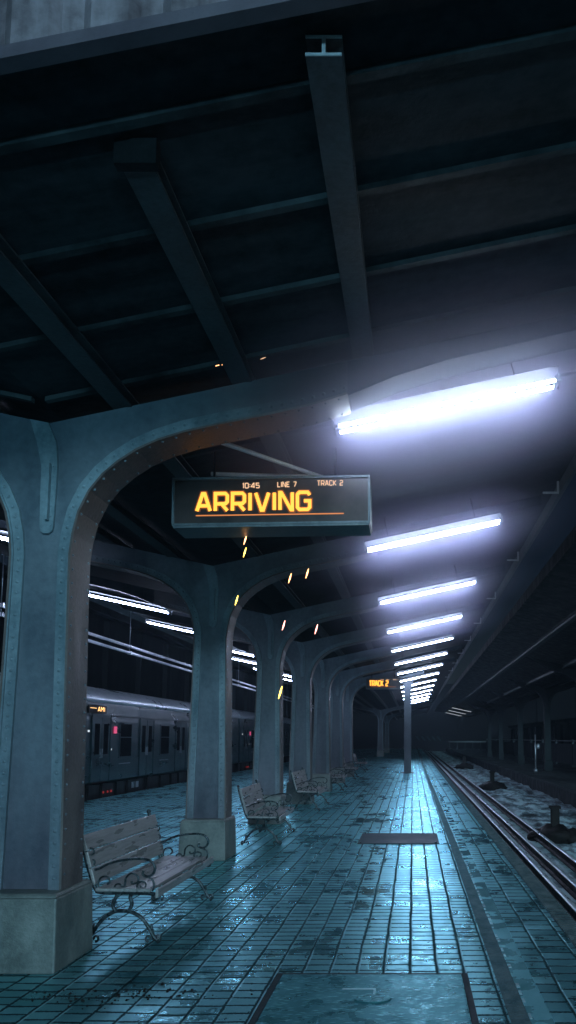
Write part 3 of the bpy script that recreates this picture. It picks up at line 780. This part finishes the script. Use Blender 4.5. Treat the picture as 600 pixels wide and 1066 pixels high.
# ------------------------------------------------------------------ benches
def spiral(cx, cz, r0, r1, a0, turns, n=16):
    return [(cx+(r0+(r1-r0)*i/n)*math.cos(a0+turns*2*math.pi*i/n), cz+(r0+(r1-r0)*i/n)*math.sin(a0+turns*2*math.pi*i/n)) for i in range(n+1)]
def smooth(pl, n=5):
    out = []
    for i in range(len(pl)-1):
        p0 = pl[max(i-1, 0)]; p1 = pl[i]; p2 = pl[i+1]; p3 = pl[min(i+2, len(pl)-1)]
        for k in range(n):
            t = k/n
            out.append(tuple(.5*((2*p1[j])+(-p0[j]+p2[j])*t+(2*p0[j]-5*p1[j]+4*p2[j]-p3[j])*t*t+(-p0[j]+3*p1[j]-3*p2[j]+p3[j])*t**3) for j in (0, 1)))
    return out+[pl[-1]]
def make_bench(loc, label, rz=0):
    """seat faces +x, length along y; origin below the front edge of the seat centre"""
    e = empty('bench', loc, label, 'bench', 'slatted benches along the platform', rz)
    HL = .84
    for sy in (-1, 1):
        y = sy*(HL-.05)
        def T(mb, pl, r, seg=7): mb.tube([(x, y, z) for x, z in pl], r*.88, seg)
        m = MB()     # leg arch with curled feet
        T(m, smooth([(-.52, .022), (-.47, .09), (-.40, .185), (-.30, .245), (-.20, .245), (-.10, .20), (-.035, .12), (.0, .06), (.035, .024)]), .017)
        for fx, s_ in ((-.515, -1), (.03, 1)):
            T(m, spiral(fx, .040, .030, .012, -math.pi/2, .85*s_), .013)
            T(m, spiral(fx-.065*s_, .040, .026, .010, -math.pi/2, -.85*s_), .011)
            T(m, smooth([(fx-.03*s_, .03), (fx-.035*s_, .09), (fx-.05*s_, .15)]), .011)
        T(m, smooth([(-.30, .245), (-.325, .30), (-.30, .355), (-.29, .385)]), .017)
        T(m, smooth([(-.20, .245), (-.175, .30), (-.19, .355), (-.17, .385)]), .017)
        m.build('leg', 'iron', e)
        m = MB()     # seat rail and back upright in one casting
        T(m, smooth([(-.60, .855), (-.585, .78), (-.55, .66), (-.505, .52), (-.465, .42), (-.42, .392), (-.25, .388), (-.06, .385), (.0, .375)]), .019)
        T(m, spiral(0.0, .352, .026, .012, math.pi/2, -.9), .013)
        m.blob((-.603, y, .868), (.022, .022, .022), 2, 8, 6, 0)
        T(m, spiral(-.515, .70, .038, .012, math.pi, -1.1), .009); T(m, spiral(-.50, .625, .03, .010, math.pi, 1.1), .009)
        m.build('back_upright', 'iron', e)
        m = MB()     # armrest with scrollwork
        T(m, smooth([(-.53, .585), (-.46, .60), (-.38, .645), (-.28, .675), (-.15, .69), (-.05, .675), (-.005, .62), (-.015, .56), (-.06, .53), (-.10, .55), (-.095, .585)]), .0135)
        T(m, smooth([(-.44, .40), (-.46, .46), (-.44, .52), (-.39, .53), (-.365, .49), (-.385, .46)]), .010)
        T(m, spiral(-.30, .435, .042, .014, -math.pi/2, 1.2), .010)
        T(m, smooth([(-.33, .40), (-.25, .44), (-.235, .52), (-.19, .56), (-.14, .53), (-.14, .48), (-.18, .465), (-.19, .49)]), .010)
        T(m, spiral(-.10, .45, .05, .014, -math.pi/2, -1.25), .010)
        T(m, smooth([(-.02, .40), (-.005, .45), (-.02, .50), (-.05, .52)]), .010)
        m.v = [(x*.97, y, .40+(z-.40)*.86) for x, y, z in m.v]; m.build('armrest', 'iron', e)
    # boards
    def board(x, z, w, ang, th=.026):
        m = MB(); c, s_ = math.cos(ang), math.sin(ang)
        q = [(-w/2, -th/2), (w/2, -th/2), (w/2, th/2), (-w/2, th/2)]
        m.prism_y([(x+a*c-b*s_, z+a*s_+b*c) for a, b in q], -HL, HL)
        return m.build('board', 'wood', e, bevel=.006)
    ang = math.atan2(.375, -.115)
    for k in range(3):
        t = (k+.5)/3; board(-.470-.108*t+.012,   .455+.385*t, .128, ang)
    for k in range(4):
        board(-.395+.108*k, .418-.001*k, .105, -.02)
    m = MB(); m.prism_y([(.022, .355), (.045, .36), (.045, .42), (.022, .425)], -HL, HL); m.build('board', 'wood', e, bevel=.005)
    return e
b0 = make_bench((-2.03, 6.98, 0), 'wet grey slatted bench with scrolled iron arms, nearest the camera')
blabs = ['slatted bench just past the second column, second from the camera', 'third slatted bench from the camera, in the shadow between columns',
         'fourth slatted bench from the camera, small and pale', 'fifth slatted bench far along the row', 'sixth slatted bench at the dim far end of the row']
for (x, y, rz), lb in zip(((-2.05, 12.5, .03), (-2.08, 17.9, -.02), (-2.15, 24.2, .02), (-2.25, 30.6, 0), (-2.25, 37, .0)), blabs):
    c = copy_tree(b0, (x, y, 0), lb); c.rotation_euler.z = rz

# ------------------------------------------------------------------ floor hatches, rubble
e = empty('floor_hatch', (-.275, 4.55, 0), 'large teal tread-plate floor hatch with inset handle at the bottom', 'hatch')
m = MB(); m.box(-.60, .60, -.85, .80, .002, .018); m.build('cover_plate', 'plate', e, bevel=.004)
m = MB()
m.box(-.645, .645, .806, .84, -.03, .014); m.box(-.645, .645, -.89, -.856, -.03, .014)
m.box(-.645, -.606, -.856, .806, -.03, .014); m.box(.606, .645, -.856, .806, -.03, .014)
m.build('frame', 'dark_teal', e)
m = MB(); m.box(-.17, .04, .485, .50, .0185, .022); m.box(.028, .042, .36, .484, .0185, .022); m.build('recess', 'white_mark', e)
m = MB(); vs = [(.03+.115*math.cos(a*.3927), .30+.075*math.sin(a*.3927)) for a in range(16)]
m.add([(x, y, .019) for x, y in vs]+[(x*.97+.001, y*.985+.004, .026) for x, y in vs], [tuple(range(16, 32))]+[(i, (i+1) % 16, 16+(i+1) % 16, 16+i) for i in range(16)]); m.build('lock_cover', 'plate', e)
e = empty('cover_plate', (-.22, 12.42, 0), 'flat grey plate lying across the bricks mid-platform', 'cover plate')
m = MB(); m.box(-.62, .62, -.62, .62, .002, .016); m.build('steel_sheet', 'plate_grey', e, bevel=.006)
for x in (-.57, .57):
    for y in (-.57, .57):
        m = MB(); m.dome((x, y, .016), .018, (0, 0, 1)); m.build('bolt', 'iron', e)
m = MB(); rnd = random.Random(11)
for k in range(120):
    a = rnd.gauss(0, .30); b = rnd.gauss(0, .10); r = rnd.uniform(.003, .011)
    m.blob((-1.78+a, 4.98+b+a*.05, r*.4), (r, r*rnd.uniform(.7, 1.3), r*.7), k, 5, 4, .3)
tag(m.build('rubble', 'rust'), 'scattered dark crumbs of broken brick on the paving at lower left', 'rubble', kind='stuff')

# ------------------------------------------------------------------ train
def make_car(loc, label, length=17.9):
    e = empty('train_car', loc, label, 'train car', 'coupled cars of the parked train')
    Lh = length
    X = 0      # platform-side face at x=0, body towards -x
    Wd = 2.75
    prof = [(-.06, .36), (0, .42), (0, 2.05), (-.04, 2.55)]
    m = MB(); q = prof + [(-Wd+.04, 2.55), (-Wd, 2.05), (-Wd, .42), (-Wd+.06, .36)]
    m.prism_y(q, 0, Lh); m.build('body', 'train', e)
    m = MB(); q = [(-.03, 2.552), (.015, 2.60), (.0, 2.68), (-.09, 2.80), (-.28, 2.92), (-.6, 3.03), (-1.0, 3.09), (-1.37, 3.11)]
    q += [(-Wd-x, z) for x, z in q[::-1][1:]]
    n = len(q)
    m.add([(x, -.02, z) for x, z in q]+[(x, Lh+.02, z) for x, z in q], [(i, i+1, n+i+1, n+i) for i in range(n-1)], True)
    m.add([(x, -.02, z) for x, z in q], [tuple(range(n))]); m.add([(x, Lh+.02, z) for x, z in q], [tuple(range(n))])
    m.build('roof', 'train_roof', e)
    m = MB()
    for z in (.50, .58, .66, .74, .82, .90, .98): m.box(.001, .010, .05, Lh-.05, z, z+.03)
    m.box(.001, .018, .02, Lh-.02, 2.2, 2.235)
    m.build('side_fluting', 'train', e)
    m = MB(); m.box(-Wd+.2, -.14, .3, Lh-.3, -.25, .355)
    rnd = random.Random(4); y = .8
    while y < Lh-1.5:
        w = rnd.uniform(.5, 1.2); m.box(-.139, -.07, y, y+w, -.2, .33); y += w+rnd.uniform(.2, .6)
    m.build('underframe', 'black', e)
    dy0 = 1.3; doors = [dy0+3.6*k for k in range(5)]
    for d in doors:
        fr = MB(); fr.box(.004, .03, d-.66, d-.60, .42, 2.16); fr.box(.004, .03, d+.60, d+.66, .42, 2.16); fr.box(.004, .03, d-.66, d+.66, 2.16, 2.22)
        fr.build('door_frame', 'train', e)
        for a, b in ((d-.585, d-.015), (d+.015, d+.585)):
            m = MB(); m.box(.0025, .014, a, b, .43, 2.15); dd = m.build('door', 'train', e)
            m = MB(); m.box(.0145, .019, a+.13, b-.13, 1.15, 1.98); m.build('door_window', 'glass', dd)
            m = MB(); m.box(.0145, .03, (b-.07) if a < d-.1 else (a+.03), (b-.03) if a < d-.1 else (a+.07), 1.05, 1.3); m.build('handle', 'silver', dd)
    for d in doors[:-1]:
        c = d+1.8
        m = MB(); m.box(.003, .018, c-.50, c-.44, 1.06, 2.05); m.box(.003, .018, c+.44, c+.50, 1.06, 2.05); m.box(.003, .018, c-.44, c+.44, 2.0, 2.05)
        m.box(.003, .03, c-.55, c+.55, 1.02, 1.058); m.box(.003, .016, c-.44, c+.44, 1.60, 1.63)
        w = m.build('window_frame', 'train', e)
        m = MB(); m.box(.0025, .008, c-.438, c+.438, 1.06, 1.998); m.build('window_pane', 'glass', w)
        m = MB(); m.box(.011, .02, c-.5, c+.4, .84, .87); m.build('grab_rail', 'silver', e)
    m = MB(); m.box(.019, .035, doors[0]+.83, doors[0]+1.03, 1.72, 1.92); m.build('route_light', 'pink', e)
    m = MB(); m.box(.011, .02, doors[0]-.9, doors[0]-.8, 1.75, 1.8); m.build('marker_light', 'whitelamp', e); m = MB(); m.box(.011, .02, doors[0]+.68, doors[0]+.74, 1.25, 1.3); m.build('marker_light', 'whitelamp', e)
    for a in (3.9, 4.25):
        m = MB(); m.box(-.068, -.055, a, a+.22, .08, .26); m.build('equipment_label', 'silver', e)
    for a in (1.75, 2.05, 2.3):
        m = MB(); m.dome((-.065, a, .1), .04, (1, 0, 0)); m.build('red_light', 'redlamp', e)
    # end: vestibule door and coupler
    m = MB(); m.box(-Wd/2-.4, -Wd/2+.4, -.03, -.002, .5, 2.4); ed = m.build('end_door', 'train', e)
    m = MB(); m.box(-Wd/2-.25, -Wd/2+.25, -.035, -.031, 1.3, 2.2); m.build('end_window', 'glass', ed)
    m = MB(); m.box(-Wd/2-.12, -Wd/2+.12, -.25, .29, .0, .22); m.build('coupler', 'black', e)
    # bogies
    for yc in (2.8, Lh-2.8):
        m = MB(); m.box(-Wd+.35, -.3, yc-1.1, yc+1.1, -.6, -.27)
        for yy in (-.8, .8):
            for xx in (-.55, -Wd+.55):
                pts = [(xx+.06, yc+yy, -.5), (xx-.06, yc+yy, -.5)]; m.tube(pts, .40, 16)
        m.build('bogie', 'black', e)
    return e
TX = -8.5
carB = make_car((TX, 19.75, 0), 'dim silver subway car seen between the first two columns')
copy_tree(carB, (TX, 1.5, 0), 'near subway car showing only beyond the left side of the first column')
copy_tree(carB, (TX, 38.0, 0), 'far subway car seen between the second and third column')
# destination display on the visible car: amber letters
dm = MB(); dm.box(.012, .03, .35, 1.55, 2.26, 2.47); db = dm.build('destination_box', 'black', carB)
dm = MB()
def lett_side(text, y0, z0, h, width):
    t = MB(); lettering(t, text, 0, 0, h, width, 0, .2, .004)
    vs = [(.031+(-y), y0+x, z0+z) for x, y, z in t.v]; dm.add(vs, t.f)
lett_side('AMI', .95, 2.31, .11, .45)
dm.box(.031, .035, .45, .85, 2.38, 2.395)
dm.build('destination_lettering', emit('amber_dim', (1, .55, .2), 2.2), db)

# ------------------------------------------------------------------ far platform
FX = 6.55
far0 = make_column((FX-.2, 28.3, 0), 'dim column of the far platform at the right edge of the picture', 3.6, 'columns of the canopy across the tracks', False)
far0.scale = (.62, .8, 1)
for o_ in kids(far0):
    if o_.name.split('.')[0] != 'pedestal': o_.data.materials[0] = M['farshade']
    else: o_.data.materials[0] = M['farshade']
for y, lb in ((37.6, 'dim far-platform column beside the thin rail, nearest fully visible one'), (47, 'second dim column across the tracks, left of the nearest'),
              (57.5, 'third dim column across the tracks'), (66, 'leftmost dim column across the tracks, farthest away')):
    copy_tree(far0, (FX, y, 0), lb)
canopy_roof(FX-.2, 3, 95, 'dark canopy roof over the platform across the tracks', 3.7, [(.8, .1), (2.4, .1)], False)
for k in range(3):
    o = copy_tree(lamp0, (FX-2.0, 72+7*k, 4.2), 'faint lamp under the far canopy, %s of three' % ORD[k])
    o.rotation_euler = (0, R(12.4), 0)
    for ch in kids(o):
        if ch.name.startswith('tube'):
            ch.data = ch.data.copy(); ch.data.materials.clear(); ch.data.materials.append(M['whitelamp'])
e = empty('fence', (8.9, 18, 0), 'dim waist-high panel fence with pale handrail on the far platform', 'fence')
m = MB(); m.box(-.02, .02, 0, 75, .1, 1.25); m.build('panel', 'fence', e)
m = MB(); m.tube([(0, 0, 1.42), (0, 75, 1.42)], .028, 8); m.build('handrail', 'silver', e)
for k in range(0, 16):
    m = MB(); m.box(-.06, .06, k*5-.05, k*5+.05, 0, 1.5); m.build('fence_post', 'fence', e)
e = empty('standpipe', (5.75, 36.3, 0), 'thin pale standpipe beside the far-platform column', 'pipe')
m = MB(); m.tube([(0, 0, 0), (0, 0, 1.75)], .035, 8); m.build('pipe', 'silver', e)
m = MB(); m.blob((0, 0, .08), (.11, .11, .1), 1, 8, 6, .1); m.blob((.12, 0, 1.2), (.1, .08, .13), 2, 8, 6, .1); m.build('valve', 'silver', e)

# ------------------------------------------------------------------ falling sparks (short glowing slivers at rest)
def upx(u, v, Y):
    f = 800; p_ = R(5.7); cy = 768-f*math.tan(p_); x = (u-430)/f; y = (cy-v)/f
    fy = math.cos(p_)-y*math.sin(p_); fz = math.sin(p_)+y*math.cos(p_); t = Y/fy
    return (x*t, Y, CAM_H+fz*t)
sp = [((255.5, 562), 6.9, 'ember', 'orange spark just below the ARRIVING sign, upper one'), ((255, 575), 6.9, 'ember_y', 'orange spark below the ARRIVING sign, lower of two'),
      ((246.5, 625), 9, 'ember_y', 'yellow spark in front of the second arch'), ((302, 602), 9, 'ember', 'orange spark below the middle of the sign, left of a pair'),
      ((320, 597), 9, 'ember', 'small pale orange spark below the sign, right of a pair'), ((295.5, 651), 11, 'ember_r', 'pinkish spark above the third column'),
      ((329.5, 655), 11, 'ember_r', 'red spark beside the bright arch'), ((292, 721), 12, 'ember_y', 'yellow spark low beside the third column')]
for i, ((u, v), Y, mt, lb) in enumerate(sp):
    x, y, z = upx(u, v, Y); k = Y/800*(5.2 if i != 7 else 6.5)
    m = MB(); m.tube([(-.28*k, 0, -k), (0, 0, 0), (.26*k, 0, k)], [.04*k, .15*k, .05*k], 6)
    o = m.build('spark', mt, loc=(x, y, z)); tag(o, lb, 'spark', 'glowing sparks falling below the canopy')
for i, (u, v) in enumerate(((210, 382), (219, 380.5), (227.5, 380), (234, 379), (274, 373))):
    x, y, z = upx(u, v, 5.45); k = 5.45/800*3.0
    m = MB(); m.tube([(-k, 0, -.38*k), (0, 0, 0), (k, 0, .42*k)], [.05*k, .17*k, .05*k], 6)
    o = m.build('spark', 'ember' if i < 4 else 'cream', loc=(x, y, z))
    tag(o, 'tiny slanted spark resting on the girder above the near arch, %s from left' % ORD[i], 'spark', 'sparks on the girder above the near arch')

# ------------------------------------------------------------------ haze
def haze():
    m = MB(); m.box(-13.3, 14, -3, 117, -.2, 6.9)
    mat = bpy.data.materials.new('haze'); mat.use_nodes = True; nt = mat.node_tree
    for n in list(nt.nodes): nt.nodes.remove(n)
    out = nt.nodes.new('ShaderNodeOutputMaterial'); v = nt.nodes.new('ShaderNodeVolumeScatter')
    v.inputs['Color'].default_value = (.6, .82, 1, 1); v.inputs['Density'].default_value = .0012; v.inputs['Anisotropy'].default_value = .55
    nt.links.new(v.outputs[0], out.inputs['Volume'])
    o = m.build('haze', mat); tag(o, 'thin cold night haze hanging over the station', 'haze', kind='stuff')
haze()
def halo(name, amt, ks):
    # added volume shaped as the lamp's halo; density falls off smoothly from the tube
    mat = bpy.data.materials.new(name); mat.use_nodes = True; nt = mat.node_tree
    for n in list(nt.nodes): nt.nodes.remove(n)
    out = nt.nodes.new('ShaderNodeOutputMaterial'); v = nt.nodes.new('ShaderNodeVolumeScatter')
    v.inputs['Color'].default_value = (.68, .66, 1, 1); v.inputs['Anisotropy'].default_value = .3
    nt.links.new(v.outputs[0], out.inputs['Volume'])
    tc = nt.nodes.new('ShaderNodeTexCoord'); sp_ = nt.nodes.new('ShaderNodeSeparateXYZ'); nt.links.new(tc.outputs['Object'], sp_.inputs[0])
    ax = math_(nt, 'ABSOLUTE', sp_.outputs[0])
    xx = math_(nt, 'MULTIPLY', math_(nt, 'POWER', math_(nt, 'DIVIDE', ax, 2.1), 1.6), .62); yy = math_(nt, 'MULTIPLY', sp_.outputs[1], .34); zz = sp_.outputs[2]
    d2 = math_(nt, 'ADD', math_(nt, 'ADD', math_(nt, 'MULTIPLY', xx, xx), math_(nt, 'MULTIPLY', yy, yy)), math_(nt, 'MULTIPLY', zz, zz))
    u = math_(nt, 'DIVIDE', math_(nt, 'SQRT', d2), .66)
    f = math_(nt, 'POWER', math_(nt, 'SUBTRACT', 1, u, clamp=True), 2.2)
    nt.links.new(math_(nt, 'ADD', math_(nt, 'MULTIPLY', f, amt), math_(nt, 'MULTIPLY', math_(nt, 'SUBTRACT', 1, u, clamp=True), amt*.10)), v.inputs['Density'])
    for k in ks:
        m = MB(); vs = []; fs = []; nu, nv = 24, 14
        for j in range(nv+1):
            th = math.pi*j/nv
            for i in range(nu):
                ph = 2*math.pi*i/nu; x, y, z = math.cos(th)*2.15, math.sin(th)*math.cos(ph)*2.05, math.sin(th)*math.sin(ph)*.72
                vs.append((x, y, z))
        for j in range(nv):
            for i in range(nu): fs.append((j*nu+i, (j+1)*nu+i, (j+1)*nu+(i+1) % nu, j*nu+(i+1) % nu))
        m.add(vs, fs, True)
        o = m.build('halo', mat, loc=(.28, 6.06+4.06*k, 4.30)); o.rotation_euler = (0, -math.atan(.22), 0)
        tag(o, 'added mist around the %s lamp of the right row' % ORD[k], 'halo', kind='stuff')

halo('near_lamp_halo', 1.5, [0])
halo('lamp_halo', .8, [1, 2, 3])

# ------------------------------------------------------------------ light and sky
w = bpy.data.worlds.new('World'); scene.world = w; w.use_nodes = True; nt = w.node_tree
bg = nt.nodes['Background']
sky = nt.nodes.new('ShaderNodeTexSky'); sky.sky_type = 'NISHITA'; sky.sun_disc = False
SUN_EL, SUN_ROT = R(12), R(160)
sky.sun_elevation = SUN_EL; sky.sun_rotation = SUN_ROT
mixc = nt.nodes.new('ShaderNodeMixRGB'); mixc.blend_type = 'MULTIPLY'; mixc.inputs[0].default_value = 1
mixc.inputs[2].default_value = (.5, .66, 1.0, 1)
nt.links.new(sky.outputs[0], mixc.inputs[1]); nt.links.new(mixc.outputs[0], bg.inputs[0])
bg.inputs[1].default_value = .0032
sl = bpy.data.lights.new('moon', 'SUN'); sl.energy = 1.8; sl.angle = R(12); sl.color = (.46, .80, 1.0)
so = bpy.data.objects.new('moon', sl); COL.objects.link(so)
d = Vector((math.sin(SUN_ROT)*math.cos(SUN_EL), math.cos(SUN_ROT)*math.cos(SUN_EL), math.sin(SUN_EL)))   # towards the moon, behind the camera
so.rotation_euler = d.to_track_quat('Z', 'Y').to_euler(); so.location = (0, -20, 12)

# ------------------------------------------------------------------ camera
cam = bpy.data.cameras.new('camera'); co = bpy.data.objects.new('camera', cam); COL.objects.link(co)
co.location = (0, 0, CAM_H); co.rotation_euler = (R(90+5.7), 0, 0)
cam.sensor_fit = 'VERTICAL'; cam.sensor_height = 36; cam.sensor_width = 36*600/1066
cam.lens = 36*800/1066
cyp = 768-800*math.tan(R(5.7))
cam.shift_x = -(430-300)/1066; cam.shift_y = (cyp-533)/1066
cam.clip_start = .05; cam.clip_end = 2000
scene.camera = co

scene.view_settings.view_transform = 'Standard'; scene.view_settings.look = 'None'; scene.view_settings.exposure = 0
scene.render.engine = 'CYCLES'
c = scene.cycles
c.use_denoising = True; c.denoiser = 'OPENIMAGEDENOISE'
c.max_bounces = 6; c.diffuse_bounces = 3; c.glossy_bounces = 3; c.volume_bounces = 0; c.transmission_bounces = 2
c.sample_clamp_indirect = 4; c.use_light_tree = True
try: c.volume_step_rate = 1.5; c.volume_max_steps = 64
except Exception: pass
